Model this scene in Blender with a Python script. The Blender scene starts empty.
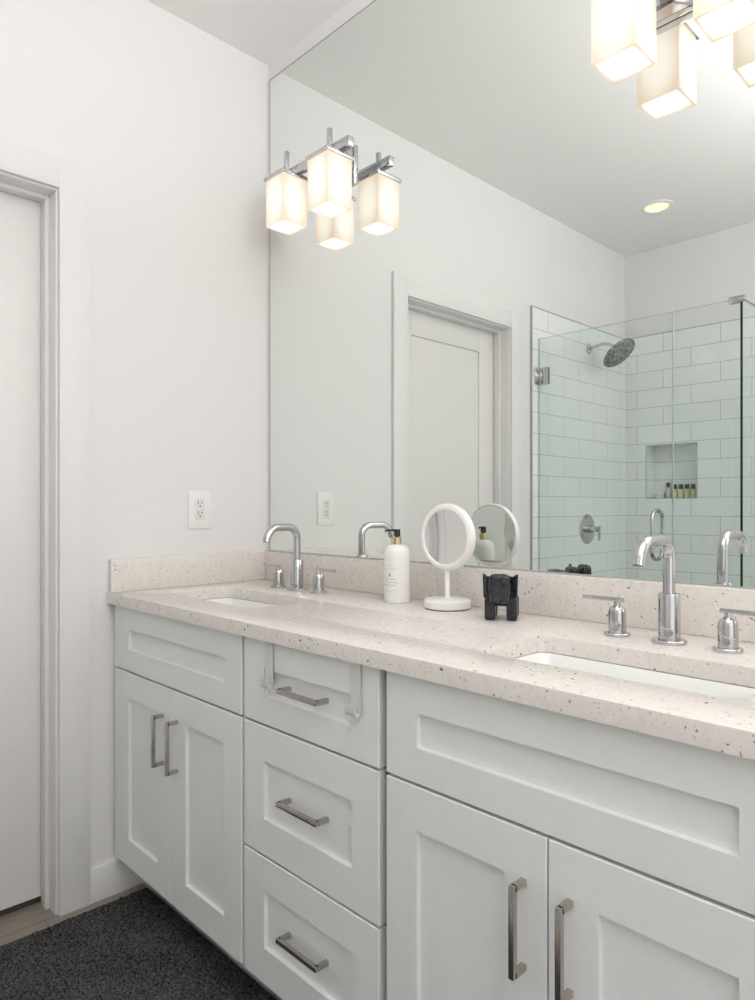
import bpy, bmesh, math, random
from mathutils import Vector, Matrix
S = bpy.context.scene
COL = S.collection
PI = math.pi
R = math.radians
random.seed(7)

# ------------------------------------------------------------------ camera
cam_data = bpy.data.cameras.new('camera')
cam = bpy.data.objects.new('camera', cam_data); COL.objects.link(cam)
cam.location = (2.05, -1.4355, 1.1655)
cam.rotation_euler = (PI / 2, 0, R(45.9))
cam_data.sensor_fit = 'HORIZONTAL'; cam_data.sensor_width = 36.0
cam_data.lens = 690.0 / 755.0 * 36.0
cam_data.shift_y = 6.6 / 755.0
cam_data.clip_start = 0.02
S.camera = cam

# ------------------------------------------------------------------ world, light, exposure
W = bpy.data.worlds.new('world'); S.world = W; W.use_nodes = True
W.node_tree.nodes['Background'].inputs[0].default_value = (0.9, 0.95, 1.0, 1)
W.node_tree.nodes['Background'].inputs[1].default_value = 0.5
S.view_settings.view_transform = 'Standard'
S.view_settings.look = 'None'
S.view_settings.gamma = 1.0
S.view_settings.use_curve_mapping = False
S.view_settings.exposure = 0.40
S.cycles.max_bounces = 14
S.cycles.diffuse_bounces = 6
S.cycles.glossy_bounces = 8
S.cycles.transparent_max_bounces = 16
S.cycles.sample_clamp_indirect = 6.0

def area_light(name, loc, rot, sx, sy, power, color, shape='RECTANGLE'):
    l = bpy.data.lights.new(name, 'AREA'); l.shape = shape
    l.size = sx; l.size_y = sy; l.energy = power; l.color = color
    o = bpy.data.objects.new(name, l); COL.objects.link(o)
    o.location = loc; o.rotation_euler = rot
    return o
# added fill light set in the unseen opening of the right-hand wall
area_light('opening_fill', (3.30, -1.50, 1.30), (0, R(90), 0), 2.2, 1.9, 7.0, (1.0, 0.945, 0.89))
# added unseen area light turned up at the ceiling: soft bounced light from above
area_light('bounce', (2.30, -1.10, 1.95), (PI, 0, 0), 0.7, 0.7, 34.0, (1.0, 0.995, 0.995))
# another added unseen light, aimed high at the left wall to brighten its top
kl = area_light('key', (3.00, -1.00, 1.90), (0, 0, 0), 0.9, 0.9, 2.2, (1.0, 0.995, 0.99))
kl.rotation_euler = (Vector((0.0, -0.75, 2.35)) - kl.location).to_track_quat('-Z', 'Y').to_euler()
kl.data.spread = R(95)
CANS = [(0.464, -2.153)]

# ------------------------------------------------------------------ materials
def new_mat(name):
    m = bpy.data.materials.new(name); m.use_nodes = True
    nt = m.node_tree
    return m, nt, nt.nodes['Principled BSDF']

def setp(b, color=None, rough=None, metal=None, spec=None, coat=None):
    if color is not None: b.inputs['Base Color'].default_value = (*color, 1)
    if rough is not None: b.inputs['Roughness'].default_value = rough
    if metal is not None: b.inputs['Metallic'].default_value = metal
    if spec is not None: b.inputs['Specular IOR Level'].default_value = spec
    if coat is not None: b.inputs['Coat Weight'].default_value = coat

def objcoord(nt, scale=(1, 1, 1), loc=(0, 0, 0)):
    tc = nt.nodes.new('ShaderNodeTexCoord'); mp = nt.nodes.new('ShaderNodeMapping')
    mp.inputs['Scale'].default_value = scale; mp.inputs['Location'].default_value = loc
    nt.links.new(tc.outputs['Object'], mp.inputs['Vector'])
    return mp.outputs['Vector']

def bump(nt, b, height, strength=0.2, dist=0.001):
    bp = nt.nodes.new('ShaderNodeBump'); bp.inputs['Strength'].default_value = strength
    bp.inputs['Distance'].default_value = dist
    nt.links.new(height, bp.inputs['Height']); nt.links.new(bp.outputs['Normal'], b.inputs['Normal'])

def noisy(name, color, rough, scale=60, amount=0.04, bstr=0.1, bdist=0.0005, metal=0.0, stretch=(1, 1, 1), spec=None):
    """a plain surface with a little procedural unevenness in colour and relief"""
    m, nt, b = new_mat(name); setp(b, color, rough, metal, spec)
    v = objcoord(nt, stretch)
    n = nt.nodes.new('ShaderNodeTexNoise'); n.inputs['Scale'].default_value = scale; n.inputs['Detail'].default_value = 3
    nt.links.new(v, n.inputs['Vector'])
    r = nt.nodes.new('ShaderNodeValToRGB')
    r.color_ramp.elements[0].position = 0.3; r.color_ramp.elements[1].position = 0.7
    r.color_ramp.elements[0].color = (*[c * (1 - amount) for c in color], 1)
    r.color_ramp.elements[1].color = (*[min(1, c * (1 + amount)) for c in color], 1)
    nt.links.new(n.outputs['Fac'], r.inputs['Fac']); nt.links.new(r.outputs['Color'], b.inputs['Base Color'])
    if bstr: bump(nt, b, n.outputs['Fac'], bstr, bdist)
    return m

M = {}
M['wall'] = noisy('wall_paint', (0.785, 0.770, 0.762), 0.6, 180, 0.01, 0.12, 0.0004)
M['ceiling'] = noisy('ceiling_paint', (0.86, 0.845, 0.835), 0.8, 150, 0.01, 0.12, 0.0004)
M['trim'] = noisy('trim_paint', (0.785, 0.770, 0.762), 0.5, 40, 0.01, 0.03)
M['door'] = noisy('door_paint', (0.78, 0.76, 0.745), 0.4, 40, 0.01, 0.03)
M['cabinet'] = noisy('cabinet_paint', (0.785, 0.80, 0.80), 0.38, 60, 0.012, 0.03)
M['cabinet_dark'] = noisy('cabinet_carcass', (0.36, 0.36, 0.345), 0.5, 60, 0.02, 0.03)
M['chrome'] = noisy('chrome', (0.56, 0.56, 0.57), 0.04, 30, 0.02, 0.0, metal=1.0)
M['nickel'] = noisy('brushed_nickel', (0.52, 0.47, 0.43), 0.27, 120, 0.08, 0.05, 0.0001, metal=1.0, stretch=(1, 1, 1))
M['porcelain'] = noisy('porcelain', (0.85, 0.85, 0.84), 0.08, 20, 0.01, 0.0)
M['white_plastic'] = noisy('white_plastic', (0.84, 0.835, 0.82), 0.3, 40, 0.01, 0.0)
M['white_lacquer'] = noisy('white_lacquer', (0.84, 0.83, 0.82), 0.22, 40, 0.01, 0.0)
M['slot'] = noisy('dark_slot', (0.06, 0.055, 0.05), 0.5, 40, 0.1, 0.0)
M['socket_face'] = noisy('socket_face', (0.76, 0.76, 0.75), 0.3, 40, 0.01, 0.0)
M['black_plastic'] = noisy('black_plastic', (0.018, 0.017, 0.017), 0.18, 40, 0.1, 0.0)
M['gold'] = noisy('gold_collar', (0.72, 0.60, 0.36), 0.18, 40, 0.05, 0.0, metal=1.0)
M['ink'] = noisy('grey_print', (0.34, 0.33, 0.33), 0.5, 300, 0.1, 0.0)
M['ink_pale'] = noisy('pale_print', (0.62, 0.60, 0.58), 0.5, 300, 0.1, 0.0)
M['hook'] = noisy('white_metal', (0.66, 0.655, 0.63), 0.3, 40, 0.01, 0.0)
M['rubber'] = noisy('seal', (0.42, 0.44, 0.42), 0.5, 40, 0.03, 0.0)
M['nozzle'] = noisy('nozzle_rubber', (0.16, 0.17, 0.17), 0.5, 40, 0.05, 0.0)
M['amber'] = noisy('yellow_lotion', (0.66, 0.63, 0.40), 0.2, 40, 0.05, 0.0)
M['soap'] = noisy('soap_wrapper', (0.82, 0.80, 0.70), 0.5, 40, 0.05, 0.0)
M['clear_bottle'] = noisy('grey_bottle', (0.50, 0.51, 0.50), 0.15, 40, 0.05, 0.0)
M['shower_pan'] = noisy('shower_pan', (0.72, 0.72, 0.70), 0.4, 60, 0.02, 0.05)

# black stone: dark blue-grey with faint lighter veins and a polish
def stone():
    m, nt, b = new_mat('dark_stone'); setp(b, (0.02, 0.02, 0.027), 0.18)
    v = objcoord(nt)
    n = nt.nodes.new('ShaderNodeTexNoise'); n.inputs['Scale'].default_value = 90; n.inputs['Detail'].default_value = 6
    n.inputs['Distortion'].default_value = 1.2; nt.links.new(v, n.inputs['Vector'])
    r = nt.nodes.new('ShaderNodeValToRGB'); e = r.color_ramp.elements
    e[0].position = 0.35; e[0].color = (0.010, 0.010, 0.014, 1); e[1].position = 0.8; e[1].color = (0.045, 0.045, 0.058, 1)
    nt.links.new(n.outputs['Fac'], r.inputs['Fac']); nt.links.new(r.outputs['Color'], b.inputs['Base Color'])
    return m
M['stone'] = stone()

def quartz():
    m, nt, b = new_mat('speckled_quartz'); setp(b, (0.8, 0.77, 0.72), 0.24)
    v = objcoord(nt)
    def specks(scale, thr, keep, seed):
        mp = nt.nodes.new('ShaderNodeMapping'); mp.inputs['Location'].default_value = (seed, seed * 1.7, seed * 0.3)
        nt.links.new(v, mp.inputs['Vector'])
        dn = nt.nodes.new('ShaderNodeTexNoise'); dn.inputs['Scale'].default_value = scale * 1.3
        nt.links.new(mp.outputs['Vector'], dn.inputs['Vector'])
        ad = nt.nodes.new('ShaderNodeVectorMath'); ad.operation = 'MULTIPLY_ADD'
        ad.inputs[1].default_value = (0.012, 0.012, 0.012)
        nt.links.new(dn.outputs['Color'], ad.inputs[0]); nt.links.new(mp.outputs['Vector'], ad.inputs[2])
        vo = nt.nodes.new('ShaderNodeTexVoronoi'); vo.inputs['Scale'].default_value = scale
        nt.links.new(ad.outputs[0], vo.inputs['Vector'])
        lt = nt.nodes.new('ShaderNodeMapRange'); lt.inputs['From Min'].default_value = thr; lt.inputs['From Max'].default_value = thr * 0.72
        nt.links.new(vo.outputs['Distance'], lt.inputs['Value'])
        sp = nt.nodes.new('ShaderNodeSeparateColor'); nt.links.new(vo.outputs['Color'], sp.inputs[0])
        gt = nt.nodes.new('ShaderNodeMath'); gt.operation = 'LESS_THAN'; gt.inputs[1].default_value = keep
        nt.links.new(sp.outputs[0], gt.inputs[0])
        ml = nt.nodes.new('ShaderNodeMath'); ml.operation = 'MULTIPLY'
        nt.links.new(lt.outputs[0], ml.inputs[0]); nt.links.new(gt.outputs[0], ml.inputs[1])
        return ml.outputs[0]
    n = nt.nodes.new('ShaderNodeTexNoise'); n.inputs['Scale'].default_value = 70; n.inputs['Detail'].default_value = 5
    nt.links.new(v, n.inputs['Vector'])
    base = nt.nodes.new('ShaderNodeValToRGB'); e = base.color_ramp.elements
    e[0].position = 0.3; e[0].color = (0.72, 0.672, 0.632, 1); e[1].position = 0.7; e[1].color = (0.775, 0.733, 0.697, 1)
    nt.links.new(n.outputs['Fac'], base.inputs['Fac'])
    cur = base.outputs['Color']
    for scale, thr, keep, seed, col in ((170, 0.34, 0.22, 3.1, (0.56, 0.49, 0.43)), (120, 0.30, 0.10, 9.4, (0.80, 0.77, 0.73)),
                                        (140, 0.30, 0.10, 5.7, (0.27, 0.23, 0.20)), (75, 0.24, 0.06, 1.3, (0.16, 0.13, 0.11))):
        mx = nt.nodes.new('ShaderNodeMix'); mx.data_type = 'RGBA'
        nt.links.new(specks(scale, thr, keep, seed), mx.inputs['Factor'])
        nt.links.new(cur, mx.inputs['A']); mx.inputs['B'].default_value = (*col, 1)
        cur = mx.outputs['Result']
    nt.links.new(cur, b.inputs['Base Color'])
    return m
M['quartz'] = quartz()

def tile(name, axis, u0):
    """long white wall tiles laid in running bond: axis 'x' or 'y' runs along the rows; rows are .1108 high"""
    m, nt, b = new_mat(name); setp(b, (0.8, 0.8, 0.8), 0.07)
    tc = nt.nodes.new('ShaderNodeTexCoord'); sx = nt.nodes.new('ShaderNodeSeparateXYZ'); cb = nt.nodes.new('ShaderNodeCombineXYZ')
    nt.links.new(tc.outputs['Object'], sx.inputs[0])
    a = nt.nodes.new('ShaderNodeMath'); a.operation = 'MULTIPLY_ADD'
    a.inputs[1].default_value = 1.0 if axis == 'x' else -1.0; a.inputs[2].default_value = -u0 + 3.3
    nt.links.new(sx.outputs['X' if axis == 'x' else 'Y'], a.inputs[0])
    z = nt.nodes.new('ShaderNodeMath'); z.operation = 'SUBTRACT'; z.inputs[1].default_value = 2.218 - 20 * 0.1108
    nt.links.new(sx.outputs['Z'], z.inputs[0])
    nt.links.new(a.outputs[0], cb.inputs[0]); nt.links.new(z.outputs[0], cb.inputs[1])
    br = nt.nodes.new('ShaderNodeTexBrick'); br.offset = 0.5; br.offset_frequency = 2
    for k, val in (('Scale', 1.0), ('Mortar Size', 0.0019), ('Mortar Smooth', 0.2), ('Bias', 0.0), ('Brick Width', 0.33), ('Row Height', 0.1108)):
        br.inputs[k].default_value = val
    br.inputs['Color1'].default_value = (0.86, 0.875, 0.87, 1); br.inputs['Color2'].default_value = (0.835, 0.85, 0.845, 1)
    br.inputs['Mortar'].default_value = (0.42, 0.43, 0.42, 1)
    nt.links.new(cb.outputs[0], br.inputs['Vector']); nt.links.new(br.outputs['Color'], b.inputs['Base Color'])
    rr = nt.nodes.new('ShaderNodeMapRange'); rr.inputs['To Min'].default_value = 0.07; rr.inputs['To Max'].default_value = 0.7
    nt.links.new(br.outputs['Fac'], rr.inputs['Value']); nt.links.new(rr.outputs[0], b.inputs['Roughness'])
    inv = nt.nodes.new('ShaderNodeMath'); inv.operation = 'SUBTRACT'; inv.inputs[0].default_value = 1.0
    nt.links.new(br.outputs['Fac'], inv.inputs[1]); bump(nt, b, inv.outputs[0], 0.5, 0.001)
    return m
M['tile_back'] = tile('tile_back', 'x', 0.249)
M['tile_left'] = tile('tile_left', 'y', 2.155)

def wood():
    m, nt, b = new_mat('plank_floor'); setp(b, rough=0.42)
    v = objcoord(nt)
    br = nt.nodes.new('ShaderNodeTexBrick'); br.offset = 0.37
    mp = nt.nodes.new('ShaderNodeMapping'); mp.inputs['Rotation'].default_value = (0, 0, R(90)); nt.links.new(v, mp.inputs['Vector'])
    for k, val in (('Scale', 1.0), ('Mortar Size', 0.0012), ('Brick Width', 1.2), ('Row Height', 0.178), ('Bias', 0.0)):
        br.inputs[k].default_value = val
    br.inputs['Color1'].default_value = (0.255, 0.205, 0.16, 1); br.inputs['Color2'].default_value = (0.31, 0.255, 0.205, 1)
    br.inputs['Mortar'].default_value = (0.12, 0.095, 0.075, 1)
    nt.links.new(mp.outputs[0], br.inputs['Vector'])
    g = nt.nodes.new('ShaderNodeTexNoise'); g.inputs['Scale'].default_value = 9; g.inputs['Detail'].default_value = 8
    mg = nt.nodes.new('ShaderNodeMapping'); mg.inputs['Scale'].default_value = (14, 1.4, 1); nt.links.new(v, mg.inputs['Vector'])
    nt.links.new(mg.outputs[0], g.inputs['Vector'])
    mx = nt.nodes.new('ShaderNodeMix'); mx.data_type = 'RGBA'; mx.blend_type = 'OVERLAY'; mx.inputs['Factor'].default_value = 0.55
    nt.links.new(br.outputs['Color'], mx.inputs['A']); nt.links.new(g.outputs['Color'], mx.inputs['B'])
    hs = nt.nodes.new('ShaderNodeHueSaturation'); hs.inputs['Saturation'].default_value = 0.75
    nt.links.new(mx.outputs['Result'], hs.inputs['Color']); nt.links.new(hs.outputs['Color'], b.inputs['Base Color'])
    bump(nt, b, g.outputs['Fac'], 0.1, 0.001)
    return m
M['wood'] = wood()

def pile():
    m, nt, b = new_mat('charcoal_pile'); setp(b, (0.02, 0.02, 0.021), 0.95, spec=0.15)
    v = objcoord(nt)
    n = nt.nodes.new('ShaderNodeTexNoise'); n.inputs['Scale'].default_value = 170; n.inputs['Detail'].default_value = 2
    n2 = nt.nodes.new('ShaderNodeTexNoise'); n2.inputs['Scale'].default_value = 7; n2.inputs['Detail'].default_value = 1.5
    nt.links.new(v, n.inputs['Vector']); nt.links.new(v, n2.inputs['Vector'])
    ad = nt.nodes.new('ShaderNodeMath'); ad.operation = 'MULTIPLY_ADD'; ad.inputs[1].default_value = 0.22
    nt.links.new(n2.outputs['Fac'], ad.inputs[0]); nt.links.new(n.outputs['Fac'], ad.inputs[2])
    r = nt.nodes.new('ShaderNodeValToRGB'); e = r.color_ramp.elements
    e[0].position = 0.46; e[0].color = (0.018, 0.018, 0.019, 1); e[1].position = 0.78; e[1].color = (0.125, 0.12, 0.12, 1)
    nt.links.new(ad.outputs[0], r.inputs['Fac']); nt.links.new(r.outputs['Color'], b.inputs['Base Color'])
    bump(nt, b, n.outputs['Fac'], 0.9, 0.006)
    return m
M['pile'] = pile()

def mirror(name, col, rough=0.0):
    m, nt, b = new_mat(name); setp(b, col, rough, 1.0)
    v = objcoord(nt)                                      # faint unevenness of the silvering
    n = nt.nodes.new('ShaderNodeTexNoise'); n.inputs['Scale'].default_value = 1.5; nt.links.new(v, n.inputs['Vector'])
    r = nt.nodes.new('ShaderNodeValToRGB'); r.color_ramp.elements[0].color = (*[c * 0.995 for c in col], 1); r.color_ramp.elements[1].color = (*col, 1)
    nt.links.new(n.outputs['Fac'], r.inputs['Fac']); nt.links.new(r.outputs['Color'], b.inputs['Base Color'])
    return m
M['mirror'] = mirror('mirror_glass', (0.86, 0.89, 0.872))
M['small_mirror'] = mirror('small_mirror_glass', (0.88, 0.88, 0.875))

def sheet_glass(name, col):
    m = bpy.data.materials.new(name); m.use_nodes = True; nt = m.node_tree; nt.nodes.clear()
    out = nt.nodes.new('ShaderNodeOutputMaterial'); tr = nt.nodes.new('ShaderNodeBsdfTransparent'); gl = nt.nodes.new('ShaderNodeBsdfGlossy')
    fr = nt.nodes.new('ShaderNodeFresnel'); mx = nt.nodes.new('ShaderNodeMixShader')
    ge = nt.nodes.new('ShaderNodeNewGeometry'); mr = nt.nodes.new('ShaderNodeMapRange')      # same reflection on both faces of the thin sheet
    mr.inputs['To Min'].default_value = 1.45; mr.inputs['To Max'].default_value = 1 / 1.45
    nt.links.new(ge.outputs['Backfacing'], mr.inputs['Value']); nt.links.new(mr.outputs[0], fr.inputs['IOR'])
    tr.inputs[0].default_value = (*col, 1); gl.inputs['Roughness'].default_value = 0.0; gl.inputs[0].default_value = (0.9, 1, 0.95, 1)
    nt.links.new(fr.outputs[0], mx.inputs[0]); nt.links.new(tr.outputs[0], mx.inputs[1]); nt.links.new(gl.outputs[0], mx.inputs[2])
    nt.links.new(mx.outputs[0], out.inputs[0])
    return m
M['glass'] = sheet_glass('shower_glass', (0.955, 0.976, 0.968))
M['glass_edge'] = noisy('glass_edge', (0.010, 0.022, 0.018), 0.1, 40, 0.1, 0.0)
M['glass_edge_pale'] = noisy('glass_edge_pale', (0.55, 0.62, 0.59), 0.1, 40, 0.05, 0.0)

def glow(name, col, core, edge, half, height):
    """opal glass lit from inside by its bulb: brightest in front of the bulb, dimmer at the rims"""
    m = bpy.data.materials.new(name); m.use_nodes = True; nt = m.node_tree; b = nt.nodes['Principled BSDF']
    setp(b, (0.30, 0.28, 0.26), 0.25)
    tc = nt.nodes.new('ShaderNodeTexCoord'); mp = nt.nodes.new('ShaderNodeMapping')
    mp.inputs['Scale'].default_value = (1 / (half * 1.42), 1 / (half * 1.42), 1.25 / height)
    nt.links.new(tc.outputs['Object'], mp.inputs['Vector'])
    ln = nt.nodes.new('ShaderNodeVectorMath'); ln.operation = 'LENGTH'; nt.links.new(mp.outputs[0], ln.inputs[0])
    mr = nt.nodes.new('ShaderNodeMapRange'); mr.interpolation_type = 'SMOOTHSTEP'
    mr.inputs['From Min'].default_value = 0.70; mr.inputs['From Max'].default_value = 1.12
    nt.links.new(ln.outputs['Value'], mr.inputs['Value'])
    mx = nt.nodes.new('ShaderNodeMix'); mx.data_type = 'RGBA'
    mx.inputs['A'].default_value = (*[c * core for c in col[0]], 1); mx.inputs['B'].default_value = (*[c * edge for c in col[1]], 1)
    nt.links.new(mr.outputs[0], mx.inputs['Factor'])
    nt.links.new(mx.outputs['Result'], b.inputs['Emission Color']); b.inputs['Emission Strength'].default_value = 1.0
    return m
M['shade'] = glow('opal_glass', ((1.0, 0.91, 0.80), (1.0, 0.77, 0.56)), 0.72, 0.55, 0.047, 0.148)
M['shade_bottom'] = glow('opal_glass_lower', ((1.0, 0.96, 0.85), (1.0, 0.88, 0.70)), 0.9, 0.6, 0.047, 0.2)
M['can_lamp'] = glow('can_lamp', ((1.0, 0.82, 0.56), (1.0, 0.68, 0.40)), 0.85, 0.6, 0.06, 0.2)

# ------------------------------------------------------------------ mesh helpers
class MB:
    """collects shapes; build() links them as ONE mesh object"""
    def __init__(self): self.bm = bmesh.new()
    def _new(self, fn):
        b = bmesh.new(); fn(b); me = bpy.data.meshes.new('t'); b.to_mesh(me); b.free(); self.bm.from_mesh(me); bpy.data.meshes.remove(me)
    def box(self, lo, hi, bev=0.0, seg=2, rot=None, mi=0):
        def fn(b):
            bmesh.ops.create_cube(b, size=1.0)
            c = Vector([(a + d) / 2 for a, d in zip(lo, hi)]); s = [abs(d - a) for a, d in zip(lo, hi)]
            for v in b.verts: v.co = Vector((v.co.x * s[0], v.co.y * s[1], v.co.z * s[2]))
            if bev: bmesh.ops.bevel(b, geom=list(b.edges), offset=bev, segments=seg, affect='EDGES', profile=0.5)
            mat = (rot.to_4x4() if rot is not None else Matrix())
            for v in b.verts: v.co = c + (mat @ v.co)
            for f in b.faces: f.material_index = mi
        self._new(fn); return self
    def lathe(self, prof, seg=32, c=(0, 0, 0), mat=None, mi=0, a0=0.0, a1=2 * PI):
        """prof: list of (radius, height) turned about local z"""
        def fn(b):
            rings = []
            full = abs((a1 - a0) - 2 * PI) < 1e-6
            n = seg if full else seg + 1
            for r, z in prof:
                if r < 1e-6: rings.append([b.verts.new((0, 0, z))])
                else: rings.append([b.verts.new((r * math.cos(a0 + (a1 - a0) * i / seg), r * math.sin(a0 + (a1 - a0) * i / seg), z)) for i in range(n)])
            for A, B in zip(rings, rings[1:]):
                for i in range(seg):
                    j = (i + 1) % n
                    if len(A) == 1 and len(B) == 1: continue
                    if len(A) == 1: b.faces.new((A[0], B[i], B[j]))
                    elif len(B) == 1: b.faces.new((A[i], B[0], A[j]))
                    else: b.faces.new((A[i], B[i], B[j], A[j]))
            bmesh.ops.recalc_face_normals(b, faces=b.faces[:])
            T = Matrix.Translation(c) @ (mat.to_4x4() if mat is not None else Matrix())
            for v in b.verts: v.co = T @ v.co
            for f in b.faces: f.material_index = mi
        self._new(fn); return self
    def tube(self, pts, rad, seg=16, cap=True, square=None):
        """round (or square=(w,h)) section swept along points"""
        pts = [Vector(p) for p in pts]
        def fn(b):
            n = len(pts); tang = []
            for i in range(n):
                a = pts[max(0, i - 1)]; c = pts[min(n - 1, i + 1)]; tang.append((c - a).normalized())
            t0 = tang[0]; up = Vector((0, 0, 1)) if abs(t0.z) < 0.9 else Vector((1, 0, 0))
            nx = t0.cross(up).normalized(); rings = []
            for i in range(n):
                t = tang[i]; nx = (nx - t * nx.dot(t)).normalized(); ny = t.cross(nx)
                r = rad[i] if isinstance(rad, (list, tuple)) else rad
                if square: cs = [(-1, -1), (1, -1), (1, 1), (-1, 1)]; ring = [b.verts.new(pts[i] + nx * (s * square[0] / 2) + ny * (q * square[1] / 2)) for s, q in cs]
                else: ring = [b.verts.new(pts[i] + nx * (r * math.cos(2 * PI * k / seg)) + ny * (r * math.sin(2 * PI * k / seg))) for k in range(seg)]
                rings.append(ring)
            for A, B in zip(rings, rings[1:]):
                m = len(A)
                for k in range(m): b.faces.new((A[k], A[(k + 1) % m], B[(k + 1) % m], B[k]))
            if cap: b.faces.new(rings[0][::-1]); b.faces.new(rings[-1])
            bmesh.ops.recalc_face_normals(b, faces=b.faces[:])
        self._new(fn); return self
    def prism(self, poly, z0, z1, bev=0.0):
        """polygon in x,y extruded in z"""
        def fn(b):
            lo = [b.verts.new((x, y, z0)) for x, y in poly]; hi = [b.verts.new((x, y, z1)) for x, y in poly]
            b.faces.new(lo[::-1]); b.faces.new(hi); n = len(poly)
            for i in range(n): b.faces.new((lo[i], lo[(i + 1) % n], hi[(i + 1) % n], hi[i]))
            bmesh.ops.recalc_face_normals(b, faces=b.faces[:])
            if bev: bmesh.ops.bevel(b, geom=list(b.edges), offset=bev, segments=2, affect='EDGES', profile=0.5)
        self._new(fn); return self
    def quad(self, a, b_, c, d, mi=0):
        f = self.bm.faces.new([self.bm.verts.new(p) for p in (a, b_, c, d)]); f.material_index = mi; return self
    def build(self, name, mats, parent=None, at=None, smooth=35):
        me = bpy.data.meshes.new(name); self.bm.to_mesh(me); self.bm.free()
        for m in (mats if isinstance(mats, (list, tuple)) else [mats]): me.materials.append(m)
        if smooth:
            me.shade_smooth(); me.set_sharp_from_angle(angle=R(smooth))
        o = bpy.data.objects.new(name, me); COL.objects.link(o)
        if at is not None:                                 # geometry was given in world space: move the origin there
            o.location = at; me.transform(Matrix.Translation(-Vector(at)))
        if parent is not None:
            o.parent = parent
        return o

def tag(o, label=None, cat=None, group=None, kind=None):
    if label: o['label'] = label
    if cat: o['category'] = cat
    if group: o['group'] = group
    if kind: o['kind'] = kind
    return o
def thing(name, label, cat, loc=(0, 0, 0), rotz=0.0, group=None):
    o = bpy.data.objects.new(name, None); COL.objects.link(o); o.location = loc; o.rotation_euler = (0, 0, rotz)
    o.empty_display_size = 0.05
    return tag(o, label, cat, group)
def struct(name, mb, m, label=None, smooth=35):
    return tag(mb.build(name, m, smooth=smooth), label, kind='structure')
def copy_tree(o, parent=None):
    c = o.copy(); COL.objects.link(c)
    if parent is not None: c.parent = parent
    for ch in list(o.children): copy_tree(ch, c)
    return c

# ------------------------------------------------------------------ the room
CEIL = 2.747; XR = 3.25; YF = -2.735
DY0, DY1, DZ = -0.726, -1.479, 2.066          # clear opening of the door in the left wall
struct('floor', MB().box((-0.25, YF - 0.15, -0.05), (4.2, 0.1, 0.0)), M['wood'])
struct('ceiling', MB().box((-0.25, YF - 0.15, CEIL), (XR + 0.1, 0.1, CEIL + 0.05)), M['ceiling'])
struct('wall_back', MB().box((-0.25, 0.0065, 0.0), (XR + 0.1, 0.10, CEIL)), M['wall'])
wl = MB()
wl.box((-0.125, DY0 + 0.019, 0), (0, 0.0065, CEIL)).box((-0.125, YF - 0.15, 0), (0, DY1 - 0.019, CEIL)).box((-0.125, DY1 - 0.019, DZ + 0.019), (0, DY0 + 0.019, CEIL))
wl.box((-0.25, DY1 - 0.3, 0), (-0.20, DY0 + 0.3, CEIL))  # added unseen panel behind the door, keeps light out of the gap below
struct('wall_left', wl, M['wall'])
# wall behind the camera, with a recess cut for the shower niche
NX0, NX1, NZ0, NZ1, ND = 0.144, 0.448, 1.217, 1.540, 0.10
struct('wall_front', MB().box((-0.125, YF - 0.15, 0), (XR + 0.1, YF - 0.115, CEIL)).box((1.05, YF - 0.115, 0), (XR + 0.1, YF, CEIL)).box((0, YF - 0.115, 2.218), (1.05, YF, CEIL)), M['wall'])
wr = MB()                                                # unseen right wall, its wide opening added to let the fill light in
wr.box((XR, -0.5, 0), (XR + 0.1, 0.0065, CEIL)).box((XR, YF - 0.15, 0), (XR + 0.1, -2.5, CEIL)).box((XR, -2.5, 2.45), (XR + 0.1, -0.5, CEIL))
struct('wall_right', wr, M['wall'])

# shower tiling on two walls
struct('wall_shower_left', MB().box((0.0, YF, 0.0), (0.011, -1.674, 2.218)), M['tile_left'])
tb = MB()
t0, t1 = YF, YF + 0.011
tb.box((0.011, YF - 0.115, 0), (NX0, t1, 2.218)).box((NX1, YF - 0.115, 0), (1.05, t1, 2.218)).box((NX0, YF - 0.115, NZ1), (NX1, t1, 2.218)).box((NX0, YF - 0.115, 0), (NX1, t1, NZ0))
tb.box((NX0, YF - 0.115, NZ0), (NX1, YF - ND, NZ1))
struct('wall_shower_back', tb, M['tile_back'])
nt_ = MB()                                               # thin metal edging round the niche
e_ = 0.004
nt_.box((NX0 - e_, t1 - 0.004, NZ0 - e_), (NX0, t1 + 0.001, NZ1 + e_)).box((NX1, t1 - 0.004, NZ0 - e_), (NX1 + e_, t1 + 0.001, NZ1 + e_))
nt_.box((NX0, t1 - 0.004, NZ1), (NX1, t1 + 0.001, NZ1 + e_)).box((NX0, t1 - 0.004, NZ0 - e_), (NX1, t1 + 0.001, NZ0))
struct('trim_2', nt_, M['rubber'])
struct('trim_3', MB().box((0.0, -1.674, 0.0), (0.013, -1.669, 2.221)).box((0.0, YF, 2.218), (0.013, -1.669, 2.222)).box((0.0, YF, 2.218), (1.05, YF + 0.013, 2.222)), M['rubber'])
struct('shower_curb', MB().box((0.011, -1.79, 0), (1.07, -1.68, 0.11), 0.004).box((0.97, YF, 0), (1.07, -1.79, 0.11), 0.004), M['tile_back'])
struct('shower_floor', MB().box((0.011, YF, 0), (0.97, -1.79, 0.03)), M['shower_pan'])

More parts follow.
